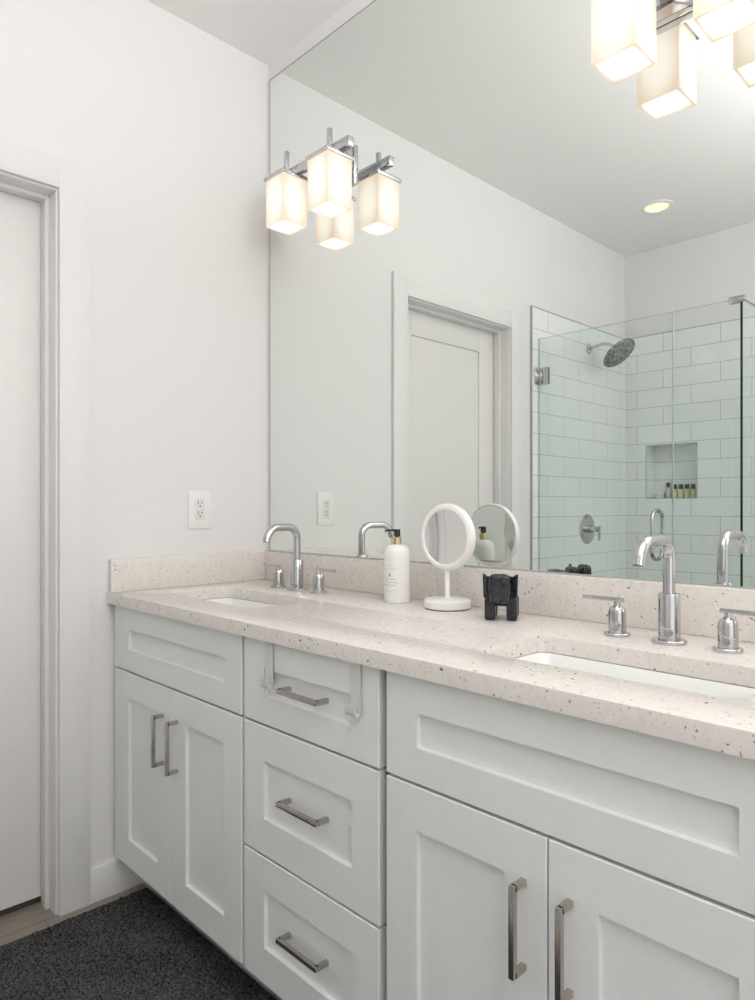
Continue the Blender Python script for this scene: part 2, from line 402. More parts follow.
# door, jambs, casing, baseboards
dr = MB()
dr.box((-0.125, DY1 + 0.003, 0.024), (-0.098, DY0 - 0.003, DZ - 0.003))
dz0, dz1, sw = 0.024, DZ - 0.003, 0.124
dr.box((-0.100, DY0 - 0.003 - sw, dz0), (-0.090, DY0 - 0.003, dz1), 0.0012).box((-0.100, DY1 + 0.003, dz0), (-0.090, DY1 + 0.003 + sw, dz1), 0.0012)
dr.box((-0.100, DY1 + 0.003 + sw, dz1 - 0.118), (-0.090, DY0 - 0.003 - sw, dz1), 0.0012).box((-0.100, DY1 + 0.003 + sw, dz0), (-0.090, DY0 - 0.003 - sw, dz0 + 0.2), 0.0012)
struct('door_1', dr, M['door'])
MB().box((-0.118, DY1 + 0.003, 0.0005), (-0.104, DY0 - 0.003, 0.0245)).build('door_gap_shade', M['slot'], bpy.data.objects['door_1'])  # dark strip under the door, standing in for the shade in its gap
jb = MB()
jb.box((-0.125, DY0, 0), (0.0, DY0 + 0.019, DZ + 0.019), 0.001).box((-0.125, DY1 - 0.019, 0), (0.0, DY1, DZ + 0.019), 0.001).box((-0.125, DY1, DZ), (0.0, DY0, DZ + 0.019), 0.001)
jb.box((-0.088, DY0 - 0.011, 0), (-0.050, DY0, DZ), 0.0008).box((-0.088, DY1, 0), (-0.050, DY1 + 0.011, DZ), 0.0008).box((-0.088, DY1 + 0.0105, DZ - 0.011), (-0.0503, DY0 - 0.0105, DZ), 0.0008)
struct('trim_4', jb, M['trim'])
cs = MB(); CW, CT, RV = 0.086, 0.015, 0.006
cs.box((0, DY0 + RV, 0), (CT, DY0 + RV + CW, DZ + RV + CW), 0.0008).box((0, DY1 - RV - CW, 0), (CT, DY1 - RV, DZ + RV + CW), 0.0008).box((0, DY1 - RV, DZ + RV), (CT, DY0 + RV, DZ + RV + CW), 0.0008)
struct('trim_1', cs, M['trim'])
bb = MB()
def base_poly(lo, hi):
    bb.box((0, lo, 0), (0.014, hi, 0.101), 0.001); bb.box((0, lo, 0.099), (0.009, hi, 0.106), 0.002)
base_poly(DY0 + RV + CW, 0.0); base_poly(-1.669, DY1 - RV - CW)
struct('baseboard_left', bb, M['trim'])
struct('baseboard_back', MB().box((1.90, -0.0075, 0), (XR, 0.0065, 0.114), 0.002), M['trim'])
struct('baseboard_front', MB().box((1.08, YF, 0), (XR, YF + 0.014, 0.114), 0.002), M['trim'])
struct('trim_5', MB().box((0.0, 0.0, 1.0085), (0.013, 0.0065, 2.6855), 0.001), M['trim'])

# ------------------------------------------------------------------ big mirror on the wall
mr = thing('wall_mirror', 'huge frameless mirror covering the wall above the vanity backsplash', 'mirror', (0.93, 0, 1.0105))
MX0, MX1, MZ0, MZ1 = 0.018, 1.875, 1.0105, 2.683
MB().box((MX0, 0.0, MZ0), (MX1, 0.006, MZ1), 0.0006, 1).build('mirror_glass', M['mirror'], at=(0.93, 0, MZ0), smooth=0).parent = mr
bpy.context.view_layer.update()
def into(root, *objs):
    """parent world-space parts under a root without moving them"""
    bpy.context.view_layer.update()
    for o in objs:
        w = o.matrix_world.copy(); o.parent = root; o.matrix_parent_inverse = Matrix(); o.matrix_basis = root.matrix_world.inverted() @ w
    return objs[0] if objs else None
into(mr, mr.children[0])
mr.children[0].location = (0, 0, 0)
ed = MB().box((MX0 - 0.004, -0.0012, MZ0 - 0.002), (MX0 + 0.0006, 0.006, MZ1 + 0.003)).box((MX0 - 0.004, -0.0012, MZ1 - 0.0006), (MX1, 0.006, MZ1 + 0.003)).box((MX0, -0.0012, MZ0 - 0.0025), (MX1, 0.006, MZ0 + 0.0006))
into(mr, ed.build('edge_channel', M['rubber']))

# ------------------------------------------------------------------ vanity
YC = -0.5795                                             # front of the worktop
ZT, ZB = 0.9085, 0.8765                                  # worktop top and underside
SINKS = (0.355, 1.507)
SY0, SY1, SHX, SR = -0.455, -0.238, 0.221, 0.028
def rrect(cx, cy, hx, hy, r, n=6):
    p = []
    for sx, sy, a in ((1, 1, 0), (-1, 1, 90), (-1, -1, 180), (1, -1, 270)):
        for i in range(n + 1):
            t = R(a + 90 * i / n); p.append((cx + sx * (hx - r) + r * math.cos(t), cy + sy * (hy - r) + r * math.sin(t)))
    return p
def slab_with_holes():
    """worktop slab with two rounded cut-outs, built by filling outline loops"""
    b = bmesh.new(); XA, XB = 0.002, 1.878
    loops = [[(XA, YC), (XB, YC), (XB, -0.001), (XA, -0.001)]]
    for sx in SINKS: loops.append(rrect(sx, (SY0 + SY1) / 2, SHX, (SY1 - SY0) / 2, SR)[::-1])
    edges = []
    for lp in loops:
        vs = [b.verts.new((x, y, ZT)) for x, y in lp]
        for i in range(len(vs)): edges.append(b.edges.new((vs[i], vs[(i + 1) % len(vs)])))
    bmesh.ops.triangle_fill(b, use_beauty=True, use_dissolve=False, edges=edges)
    # drop any triangle inside a cut-out
    for f in list(b.faces):
        c = f.calc_center_median()
        for sx in SINKS:
            if abs(c.x - sx) < SHX - 0.012 and SY0 + 0.012 < c.y < SY1 - 0.012:
                xs = [v.co.x for v in f.verts]; ys = [v.co.y for v in f.verts]
                if min(xs) >= sx - SHX - 1e-4 and max(xs) <= sx + SHX + 1e-4 and min(ys) >= SY0 - 1e-4 and max(ys) <= SY1 + 1e-4:
                    b.faces.remove(f); break
    r = bmesh.ops.extrude_face_region(b, geom=b.faces[:])
    for g in r['geom']:
        if isinstance(g, bmesh.types.BMVert): g.co.z = ZB
    bmesh.ops.recalc_face_normals(b, faces=b.faces[:])
    rim = [e for e in b.edges if e.calc_face_angle(0) > 1.0 and all(abs(v.co.z - ZT) < 1e-5 for v in e.verts)]
    bmesh.ops.bevel(b, geom=rim, offset=0.002, segments=2, affect='EDGES', profile=0.5)
    m = MB(); m.bm.free(); m.bm = b
    return m
ct = slab_with_holes().build('countertop', M['quartz'], at=(0.94, -0.29, ZT))
tag(ct, 'cream speckled quartz worktop running over all the vanity cabinets', 'countertop')
o = MB().box((0.002, -0.0205, ZT + 0.0002), (1.878, 0.0055, 1.0075), 0.0015).build('backsplash', M['quartz'], at=(0.94, -0.01, ZT))
tag(o, 'long low speckled quartz backsplash standing on the worktop under the big mirror', 'backsplash')
o = MB().box((0.0005, YC + 0.005, ZT + 0.0002), (0.0205, -0.0208, 1.0075), 0.0015).build('side_splash', M['quartz'], at=(0.01, -0.3, ZT))
tag(o, 'short low quartz side splash along the left wall below the outlet', 'backsplash')

YD = -0.5645                                             # face of the doors and drawers
TH = 0.020
def shaker(x0, x1, z0, z1, sl, sr, rb, rt, dep=0.009):
    """one framed front: flat frame round a sunken panel, y is the thickness"""
    b = bmesh.new(); bv = 0.0018; ch = 0.0016
    def ring(xa, xb, za, zb, y): return [b.verts.new(p) for p in ((xa, y, za), (xb, y, za), (xb, y, zb), (xa, y, zb))]
    rings = [ring(x0, x1, z0, z1, YD + TH), ring(x0, x1, z0, z1, YD + bv), ring(x0 + bv, x1 - bv, z0 + bv, z1 - bv, YD),
             ring(x0 + sl, x1 - sr, z0 + rb, z1 - rt, YD), ring(x0 + sl + ch, x1 - sr - ch, z0 + rb + ch, z1 - rt - ch, YD + dep)]
    for A, B in zip(rings, rings[1:]):
        for i in range(4): b.faces.new((A[i], A[(i + 1) % 4], B[(i + 1) % 4], B[i]))
    b.faces.new(rings[0][::-1]); b.faces.new(rings[-1])
    bmesh.ops.recalc_face_normals(b, faces=b.faces[:])
    m = MB(); m.bm.free(); m.bm = b
    return m
def pull(c, vertical, length=0.136, stand=0.034, t=0.0095):
    """square bar pull: a bar on two feet, mitred into one bracket shape"""
    m = MB(); x, z = c; h = length / 2; y0 = YD if not vertical else YD
    if vertical:
        m.box((x - t / 2, y0 - stand, z - h), (x + t / 2, y0 - stand + t, z + h), 0.0008)
        for s in (-1, 1):
            za = z + s * h; m.box((x - t / 2, y0 - stand + t * 0.5, min(za, za - s * t)), (x + t / 2, y0 + 0.0002, max(za, za - s * t)), 0.0006)
    else:
        yo = 0.009
        m.box((x - h, y0 - stand + yo, z - t / 2), (x + h, y0 - stand + yo + t, z + t / 2), 0.0008)
        for s in (-1, 1):
            xa = x + s * h; m.box((min(xa, xa - s * t), y0 - stand + yo + t * 0.5, z - t / 2), (max(xa, xa - s * t), y0 + yo + 0.0002, z + t / 2), 0.0006)
    return m
def carcass(x0, x1):
    m = MB(); t = 0.018; f = YD + TH + 0.0015
    for a, b_ in ((x0, x0 + t), (x1 - t, x1)): m.box((a, f, 0.105), (b_, -0.003, ZB - 0.001))
    m.box((x0, f, 0.105), (x1, -0.003, 0.125)).box((x0, -0.012, 0.105), (x1, -0.003, ZB - 0.001))
    m.box((x0, f, 0.105), (x1, f + 0.004, ZB - 0.001))
    return m
def cabinet(label, x0, x1):
    c = thing('vanity_cabinet', label, 'cabinet', ((x0 + x1) / 2, -0.28, 0))
    into(c, carcass(x0, x1).build('body', M['cabinet_dark']))
    into(c, MB().box((x0, -0.472, 0.0), (x1, -0.454, 0.105), 0.001).build('toe_kick', M['cabinet']))
    return c
GAPZ = 0.6875
def sink_base(label, x0, x1, split, f0, f1, sl, sr):
    c = cabinet(label, x0, x1)
    into(c, shaker(f0, f1, GAPZ + 0.0025, ZB - 0.003, sl, sr, 0.062, 0.0625).build('drawer_front', M['cabinet']))
    into(c, shaker(f0, split - 0.0013, 0.122, GAPZ - 0.0025, sl, 0.0735, 0.0795, 0.0755).build('door', M['cabinet']))
    d1 = c.children[-1]
    into(c, shaker(split + 0.0013, f1, 0.122, GAPZ - 0.0025, 0.0785, sr, 0.0795, 0.0755).build('door', M['cabinet']))
    ds = [o for o in c.children if o.name.startswith('door')]
    for o, x in zip(sorted(ds, key=lambda o: sum(v.co.x for v in o.data.vertices)), (split - 0.0395, split + 0.0375)):
        bpy.context.view_layer.update()
        into(o, pull((x, 0.545), True).build('handle', M['nickel']))
    return c
cabL = sink_base('light grey sink cabinet with two doors in the corner beside the wall', 0.002, 0.711, 0.3697, 0.024, 0.7055, 0.0935, 0.0745)
tag([o for o in cabL.children if o.name.startswith('drawer_front')][0], 'long narrow sunken panel front without a handle')
cabR = sink_base('light grey two-door sink cabinet under the nearer sink', 1.166, 1.878, 1.504, 1.173, 1.8375, 0.0745, 0.0745)
cabM = cabinet('light grey cabinet of three drawers between the two sink cabinets', 0.7115, 1.1655)
for z0, z1, rb, rt in ((GAPZ + 0.0025, ZB - 0.003, 0.062, 0.0625), (0.4035, GAPZ - 0.0025, 0.079, 0.075), (0.122, 0.3985, 0.0785, 0.073)):
    d = shaker(0.7165, 1.1545, z0, z1, 0.078, 0.0735, rb, rt).build('drawer', M['cabinet']); into(cabM, d)
    bpy.context.view_layer.update()
    into(d, pull((0.938, (z0 + rb + z1 - rt) / 2), False, 0.132).build('handle', M['nickel']))
into(cabR, MB().box((1.8395, YD + 0.003, 0.0), (1.878, YD + TH, ZB - 0.001), 0.001).build('end_filler', M['cabinet']))
into(cabL, MB().box((0.002, YD + 0.012, 0.105), (0.0225, YD + TH, ZB - 0.001), 0.001).build('wall_filler', M['cabinet']))

# ------------------------------------------------------------------ undermount sinks
def make_sink(cx, label):
    t = thing('sink', label, 'sink', (cx, (SY0 + SY1) / 2, ZB - 0.155), 0, 'undermount sinks')
    hx, hy = SHX + 0.004, (SY1 - SY0) / 2 + 0.004; cy = 0; b = bmesh.new(); H = 0.1461
    rings = []
    for ix, r, z in ((-0.020, 0.045, H - 0.0005), (0.0, 0.032, H - 0.0005), (0.003, 0.034, H - 0.006), (0.010, 0.040, 0.06), (0.020, 0.045, 0.028), (0.045, 0.045, 0.014), (hy * 0.72, 0.02, 0.011)):
        rings.append([b.verts.new((x, y, z)) for x, y in rrect(0, cy, hx - ix, hy - ix, r)])
    for A, B in zip(rings, rings[1:]):
        n = len(A)
        for i in range(n): b.faces.new((A[i], A[(i + 1) % n], B[(i + 1) % n], B[i]))
    b.faces.new(rings[-1])
    bmesh.ops.recalc_face_normals(b, faces=b.faces[:])
    m = MB(); m.bm.free(); m.bm = b
    o = m.build('basin', M['porcelain'], t)
    sd = o.modifiers.new('thickness', 'SOLIDIFY'); sd.thickness = 0.009; sd.offset = -1 if b is None else 1
    MB().lathe([(0.0, 0.004), (0.013, 0.0045), (0.016, 0.002), (0.021, 0.0035), (0.024, 0.0)], 28, (0, 0, 0.0115)).build('drain', M['chrome'], t)
    return t
make_sink(SINKS[0], 'white undermount sink basin nearer the corner and the outlet')
make_sink(SINKS[1], 'white undermount sink basin nearer the camera, beside the elephant figurine')

# ------------------------------------------------------------------ faucets
def make_faucet(label, cx, hs, y=-0.1355, turn=0.0):
    t = thing('faucet', label, 'faucet', (cx, y, ZT), 0, 'widespread chrome faucets')
    MB().lathe([(0, 0), (0.0312, 0), (0.0318, 0.001), (0.0318, 0.006), (0.0305, 0.0075), (0.0, 0.0075)], 40).build('base_plate', M['chrome'], t)
    MB().lathe([(0, 0.0075), (0.0200, 0.0075), (0.0200, 0.090), (0.0188, 0.0935), (0.0122, 0.0945), (0, 0.0945)], 40).build('body', M['chrome'], t)
    p = [(0, 0, 0.092), (0, 0, 0.130), (0, 0, 0.158)]
    r1, zt = 0.036, 0.1945
    for i in range(1, 9):
        a = R(90 * i / 8); p.append((0, -r1 + r1 * math.cos(a), zt - r1 + r1 * math.sin(a)))
    y2 = -0.083; r2 = 0.043
    p.append((0, (-r1 + y2) / 2, zt))
    for i in range(0, 9):
        a = R(74 * i / 8); p.append((0, y2 - r2 * math.sin(a), zt - r2 + r2 * math.cos(a)))
    e = p[-1]; p.append((0, e[1] - 0.0032, e[2] - 0.0105))
    m = MB(); m.tube(p, 0.0113, 24); so = m.build('spout', M['chrome'], t); so.rotation_euler = (0, 0, R(turn))
    MB().lathe([(0.0, 0), (0.0090, 0), (0.0092, 0.002), (0.0, 0.002)], 20, (0, p[-1][1], p[-1][2] - 0.0012)).build('aerator', M['rubber'], so)
    for s, hx in zip((-1, 1), hs):
        h = bpy.data.objects.new('handle', None); COL.objects.link(h); h.parent = t; h.location = (hx, 0, 0)
        MB().lathe([(0, 0), (0.0245, 0), (0.0250, 0.001), (0.0250, 0.0055), (0.0238, 0.007), (0.0, 0.007)], 36).build('base_plate', M['chrome'], h)
        MB().lathe([(0, 0.007), (0.0172, 0.007), (0.0172, 0.046), (0.0160, 0.0525), (0.0125, 0.0575), (0.0068, 0.0595), (0.0062, 0.068), (0, 0.068)], 36).build('valve_body', M['chrome'], h)
        lv = MB(); lv.box((min(-s * 0.013, s * 0.074), -0.0055, 0.0675), (max(-s * 0.013, s * 0.074), 0.0055, 0.0755), 0.0012)
        lv.build('lever', M['chrome'], h)
    return t
make_faucet('chrome gooseneck faucet in the corner near the outlet', 0.3525, (-0.0970, 0.1045), turn=8)
make_faucet('chrome gooseneck faucet at the sink nearer the camera', 1.4985, (-0.1035, 0.1045))

# ------------------------------------------------------------------ vanity lights
def make_light(cx, label, right=0.107):
    t = thing('vanity_light', label, 'light fixture', (cx, -0.0015, 2.23), 0, 'two-shade vanity lights on the mirror')
    def bx(name, lo, hi, m, bev=0.001):
        return MB().box(lo, hi, bev).build(name, m, t)
    bx('backplate', (-0.10, -0.020, -0.058), (0.10, 0.0, 0.062), M['chrome'], 0.002)
    bx('arm', (-0.012, -0.078, -0.004), (0.012, -0.020, 0.018), M['chrome'])
    bx('bar', (-0.107, -0.0935, -0.006), (0.184, -0.0725, 0.022), M['chrome'])
    for sx in (-0.107, right):
        y = -0.1005; dz = 0.0 if sx < 0 else -0.010
        MB().box((sx - 0.0065, y - 0.0065, -0.009 + dz), (sx + 0.0065, y + 0.0065, 0.076 + dz), 0.0008).build('post', M['chrome'], t)
        cp = MB().box((sx - 0.0525, y - 0.0525, -0.0195 + dz), (sx + 0.0525, y + 0.0525, -0.0085 + dz), 0.001).build('shade_cap', M['chrome'], t)
        h, z0, z1 = 0.047, -0.074, 0.074
        sh = MB()                                          # opal glass box, a little thicker at its rim, open at the bottom
        sh.box((-h, -h, z0), (-h + 0.006, h, z1), 0.0012).box((h - 0.006, -h, z0), (h, h, z1), 0.0012)
        sh.box((-h + 0.005, -h, z0), (h - 0.005, -h + 0.006, z1), 0.0012).box((-h + 0.005, h - 0.006, z0), (h - 0.005, h, z1), 0.0012)
        so = sh.build('shade', M['shade'], t); so.location = (sx, y, -0.0935 + dz)
        lo = MB().box((-h + 0.005, -h + 0.005, z0 + 0.003), (h - 0.005, h - 0.005, z0 + 0.007)).build('diffuser', M['shade_bottom'], so)
    return t
make_light(0.361, 'chrome two-shade light fixture nearer the corner of the left wall')
make_light(1.499, 'chrome two-shade light fixture nearer the camera, cut off by the frame top', 0.095)

# ------------------------------------------------------------------ outlet on the left wall
ot = thing('power_outlet', 'white double power outlet on the left wall above the side splash', 'outlet', (0.0, -0.2705, 1.156))
MB().box((0.0, -0.0415, -0.0630), (0.0055, 0.0415, 0.0630), 0.0018).build('plate', M['white_plastic'], ot)
fc = MB().box((0.0045, -0.0175, -0.036), (0.0066, 0.0175, 0.036), 0.0008).build('socket_face', M['socket_face'], ot)
sl_ = MB()
for zc in (0.017, -0.017):
    sl_.box((0.0062, -0.0078, zc + 0.001), (0.0069, -0.0054, zc + 0.011)).box((0.0062, 0.0046, zc + 0.002), (0.0069, 0.0068, zc + 0.010))
    sl_.lathe([(0.0, 0.0003), (0.0030, 0.0003), (0.0030, 0)], 12, (0.0064, 0, zc - 0.006), Matrix.Rotation(R(90), 3, 'Y'))
sl_.build('slots', M['slot'], fc)
for z in (0.048, -0.048):
    MB().lathe([(0.0, 0.0008), (0.0022, 0.0005), (0.0026, 0)], 12, (0.0055, 0, z), Matrix.Rotation(R(90), 3, 'Y')).build('screw', M['white_plastic'], ot)

# ------------------------------------------------------------------ soap bottle
bo = thing('pump_bottle', 'white pump bottle with black and gold pump beside the round mirror', 'bottle', (0.7475, -0.0995, ZT))
Rb = 0.0352
MB().lathe([(0, 0.0), (Rb - 0.004, 0.0), (Rb - 0.001, 0.0012), (Rb, 0.004), (Rb, 0.124), (Rb * 0.985, 0.133), (Rb * 0.90, 0.143), (Rb * 0.72, 0.1505), (Rb * 0.5, 0.154), (0.0118, 0.155), (0, 0.155)], 48).build('body', M['white_plastic'], bo)
MB().lathe([(0, 0.155), (0.0118, 0.155), (0.0118, 0.174), (0.0108, 0.175), (0, 0.175)], 32).build('collar', M['gold'], bo)
pm = MB().lathe([(0, 0.174), (0.0055, 0.174), (0.0055, 0.1765), (0.0088, 0.177), (0.0088, 0.1945), (0.0078, 0.196), (0, 0.196)], 28)
d_ = Vector((-0.88, -0.47, 0)).normalized()
pm.tube([(0, 0, 0.1928), d_ * 0.020 + Vector((0, 0, 0.1932)), d_ * 0.031 + Vector((0, 0, 0.1922)), d_ * 0.034 + Vector((0, 0, 0.188))], [0.0030, 0.0028, 0.0026, 0.0024], 14)
pm.build('pump', M['black_plastic'], bo)
def print_line(m, ang0, ang1, z, h, gaps=True):
    """a line of small print wrapped round the bottle"""
    a = ang0; rr = Rb + 0.00015
    while a < ang1:
        w = random.uniform(1.2, 4.2) if gaps else (ang1 - ang0); e = min(a + w, ang1); hh = h * (random.uniform(0.7, 1.0) if gaps else 1)
        n = 3
        for i in range(n):
            p, q = R(a + (e - a) * i / n), R(a + (e - a) * (i + 1) / n)
            m.quad((rr * math.cos(p), rr * math.sin(p), z), (rr * math.cos(q), rr * math.sin(q), z), (rr * math.cos(q), rr * math.sin(q), z + hh), (rr * math.cos(p), rr * math.sin(p), z + hh))
        a = e + random.uniform(0.9, 1.9)
lc = -80; rr = Rb + 0.0002
for z, w, h, ink in ((0.099, 22, 0.003, 'ink_pale'), (0.090, 40, 0.0024, 'ink_pale'), (0.063, 32, 0.0022, 'ink'), (0.0545, 42, 0.0019, 'ink'), (0.047, 36, 0.0019, 'ink'), (0.034, 38, 0.0018, 'ink_pale'), (0.030, 30, 0.0016, 'ink_pale')):
    m = MB(); print_line(m, lc - w * 0.9, lc + w * 0.9, z, h); m.build('print_line', M[ink], bo, smooth=0)
lb = MB()
for i in range(14):                                        # the small round emblem
    p, q = 2 * PI * i / 14, 2 * PI * (i + 1) / 14; c_ = R(lc); k = 0.0030
    pt = lambda t, s: (rr * math.cos(c_ + s * k * math.cos(t) / rr), rr * math.sin(c_ + s * k * math.cos(t) / rr), 0.0745 + s * 0.0044 * math.sin(t))
    lb.quad(pt(p, 0.0), pt(p, 1), pt(q, 1), pt(q, 0.0))
lb.build('emblem', M['ink'], bo, smooth=0)

# ------------------------------------------------------------------ round make-up mirror
mk = thing('makeup_mirror', 'round white make-up mirror on a stalk and round base', 'mirror', (0.9200, -0.0945, ZT))
MB().lathe([(0, 0.002), (0.057, 0.002), (0.0595, 0.004), (0.0600, 0.010), (0.0595, 0.0205), (0.0570, 0.0235), (0.052, 0.0248), (0.012, 0.0262), (0, 0.0262)], 56).build('base', M['white_lacquer'], mk)
MB().lathe([(0, 0.0), (0.0575, 0.0), (0.0575, 0.002), (0, 0.002)], 48).build('foot_pad', M['black_plastic'], mk)
MB().lathe([(0.0085, 0.0255), (0.0068, 0.029), (0.0064, 0.10), (0.0064, 0.104), (0, 0.104)], 24).build('stalk', M['white_lacquer'], mk)
hd = bpy.data.objects.new('mirror_head', None); COL.objects.link(hd); hd.parent = mk; hd.location = (0, 0, 0.180)
hd.rotation_euler = (0, 0, R(0.6))
q90 = Matrix.Rotation(R(90), 3, 'X')
MB().lathe([(0.0690, 0.010), (0.0715, 0.0125), (0.076, 0.0128), (0.0815, 0.0108), (0.0850, 0.006), (0.0858, 0.0), (0.0852, -0.005), (0.0838, -0.0082), (0.0815, -0.0090), (0.0795, -0.0080), (0.0690, 0.004), (0.0690, 0.010)], 72, (0, 0, 0), q90).build('frame', M['white_lacquer'], hd)
def dish(sag, z, r=0.0695):
     return [(r * i / 10, z - sag * (1 - (i / 10) ** 2)) for i in range(11)]
MB().lathe(dish(0.0035, 0.0095), 56, (0, 0, 0), q90).build('front_glass', M['small_mirror'], hd)
MB().lathe(dish(0.0, -0.0078, 0.0802), 56, (0, 0, 0), q90).build('rear_glass', M['small_mirror'], hd)

# ------------------------------------------------------------------ stone elephant
def make_elephant():
    m = MB()                                               # faces local -y, feet on z = 0
    m.box((-0.0325, -0.026, 0.030), (0.0325, 0.046, 0.090), 0.016, 5)                     # body
    m.box((-0.027, -0.004, 0.060), (0.027, 0.044, 0.097), 0.017, 5)                       # rounded back
    for sx in (-1, 1):
        for y0, y1 in ((-0.032, -0.006), (0.020, 0.048)):
            m.box((0.0125 if sx > 0 else -0.0365, y0, 0.0), (0.0365 if sx > 0 else -0.0125, y1, 0.050), 0.005, 3)
    m.box((-0.024, -0.040, 0.042), (0.024, -0.012, 0.103), 0.011, 4)                       # head
    for sx in (-1, 1):                                                                     # upright ears: plates that taper downwards
        pl = [(0.018, 0.048), (0.034, 0.050), (0.0375, 0.054), (0.0395, 0.104), (0.0385, 0.1075), (0.035, 0.1065), (0.028, 0.1005), (0.018, 0.1020)]
        e = MB().prism(pl, -0.0045, 0.0045, 0.0016)
        T = Matrix.Translation((0, -0.030, 0)) @ Matrix(((sx, 0, 0, 0), (-0.25, 0, sx * 1.0, 0), (0, 1, 0, 0), (0, 0, 0, 1)))
        for v in e.bm.verts: v.co = T @ v.co
        bmesh.ops.recalc_face_normals(e.bm, faces=e.bm.faces[:]); me_ = bpy.data.meshes.new('t'); e.bm.to_mesh(me_); e.bm.free(); m.bm.from_mesh(me_); bpy.data.meshes.remove(me_)
    # broad trunk curled up in front of the head
    m.box((-0.018, -0.060, 0.042), (0.018, -0.030, 0.064), 0.009, 4)
    prof = [(0.0170, 0.043), (0.0212, 0.050), (0.0240, 0.070), (0.0238, 0.092), (0.0222, 0.1085)]
    pl = [(-x, z) for x, z in prof] + [(x, z) for x, z in prof[::-1]]
    e = MB().prism(pl, 0.048, 0.071, 0.0095)
    for v in e.bm.verts: v.co = Vector((v.co.x, -v.co.z, v.co.y))
    bmesh.ops.recalc_face_normals(e.bm, faces=e.bm.faces[:]); me_ = bpy.data.meshes.new('t'); e.bm.to_mesh(me_); e.bm.free(); m.bm.from_mesh(me_); bpy.data.meshes.remove(me_)
    m.tube([(0, 0.044, 0.078), (0, 0.050, 0.070), (0, 0.051, 0.055), (0, 0.050, 0.040)], [0.005, 0.0045, 0.004, 0.003], 10)
    o = m.build('elephant_figurine', M['stone'])
    rm = o.modifiers.new('carve', 'REMESH'); rm.mode = 'VOXEL'; rm.voxel_size = 0.0014; rm.use_smooth_shade = True
    sm = o.modifiers.new('polish', 'SMOOTH'); sm.factor = 0.5; sm.iterations = 9
    return o
el = make_elephant(); el.location = (1.1140, -0.1325, ZT + 0.0002); el.rotation_euler = (0, 0, R(31))
tag(el, 'small dark polished stone elephant figurine standing by the backsplash', 'figurine')

# ------------------------------------------------------------------ over-drawer hooks
def make_hook(x, label):
    t = thing('drawer_hook', label, 'hook', (x, YD, 0.777), 0, 'white hooks hung over the top drawer')
    w = 0.027; th = 0.0018; g = -0.0042; r_ = 0.0068
    prof = [(g, 0.0985), (g, r_)]
    for i in range(1, 10):
        a = PI * i / 10; prof.append((g - r_ + r_ * math.cos(a), r_ - r_ * math.sin(a)))
    prof += [(g - 2 * r_, r_), (g - 2 * r_, 0.021)]
    m = MB(); m.tube([(0, y, z) for y, z in prof], 0.001, square=(th, w)); m.build('strap', M['hook'], t)
    MB().box((-w / 2, g - th / 2, 0.0972), (w / 2, TH + 0.001, 0.0985)).build('clip', M['hook'], t)
    return t
make_hook(0.8195, 'white metal strap hook left of the top drawer pull')
make_hook(1.0965, 'white metal strap hook right of the top drawer pull')

# ------------------------------------------------------------------ bath rug
def make_rug():
    x0, x1, y0, y1, n = 0.055, 1.75, -1.36, -0.476, 0.005
    b = bmesh.new(); nx, ny = int((x1 - x0) / n), int((y1 - y0) / n); g = []
    for i in range(nx + 1):
        row = []
        for j in range(ny + 1):
            x, y = x0 + (x1 - x0) * i / nx, y0 + (y1 - y0) * j / ny
            e = min(i, nx - i, j, ny - j); z = 0.004 if e == 0 else (0.010 if e == 1 else 0.0125 + random.uniform(-0.0036, 0.0036) + 0.0012 * math.sin(x * 23 + 2 * math.sin(y * 17)))
            k = 0.0016
            row.append(b.verts.new((x + random.uniform(-k, k) - 0.02 * (y - y1) * 0, y + random.uniform(-k, k), z)))
        g.append(row)
    for i in range(nx):
        for j in range(ny): b.faces.new((g[i][j], g[i + 1][j], g[i + 1][j + 1], g[i][j + 1]))
    rim = [g[i][0] for i in range(nx + 1)] + [g[nx][j] for j in range(1, ny + 1)] + [g[i][ny] for i in range(nx - 1, -1, -1)] + [g[0][j] for j in range(ny - 1, 0, -1)]
    lo = [b.verts.new((v.co.x, v.co.y, 0.0005)) for v in rim]
    for i in range(len(rim)): b.faces.new((rim[i], lo[i], lo[(i + 1) % len(rim)], rim[(i + 1) % len(rim)]))
    m = MB(); m.bm.free(); m.bm = b
    o = m.build('bath_rug', M['pile'], at=((x0 + x1) / 2, (y0 + y1) / 2, 0), smooth=180)
    return tag(o, 'dark charcoal bath rug on the floor along the vanity', 'rug')
make_rug()

# ------------------------------------------------------------------ ceiling downlights
def make_can(x, y, label):
    t = thing('recessed_light', label, 'ceiling light', (x, y, CEIL), 0)
    MB().lathe([(0.060, -0.0005), (0.062, -0.006), (0.070, -0.008), (0.084, -0.004), (0.086, -0.0002), (0.060, -0.0005)], 48).build('trim_ring', M['white_plastic'], t)
    MB().lathe([(0, -0.0030), (0.050, -0.0030), (0.0605, -0.0015)], 40).build('lamp_lens', M['can_lamp'], t)
    return t
make_can(*CANS[0], 'glowing recessed ceiling light in the ceiling above the shower door')

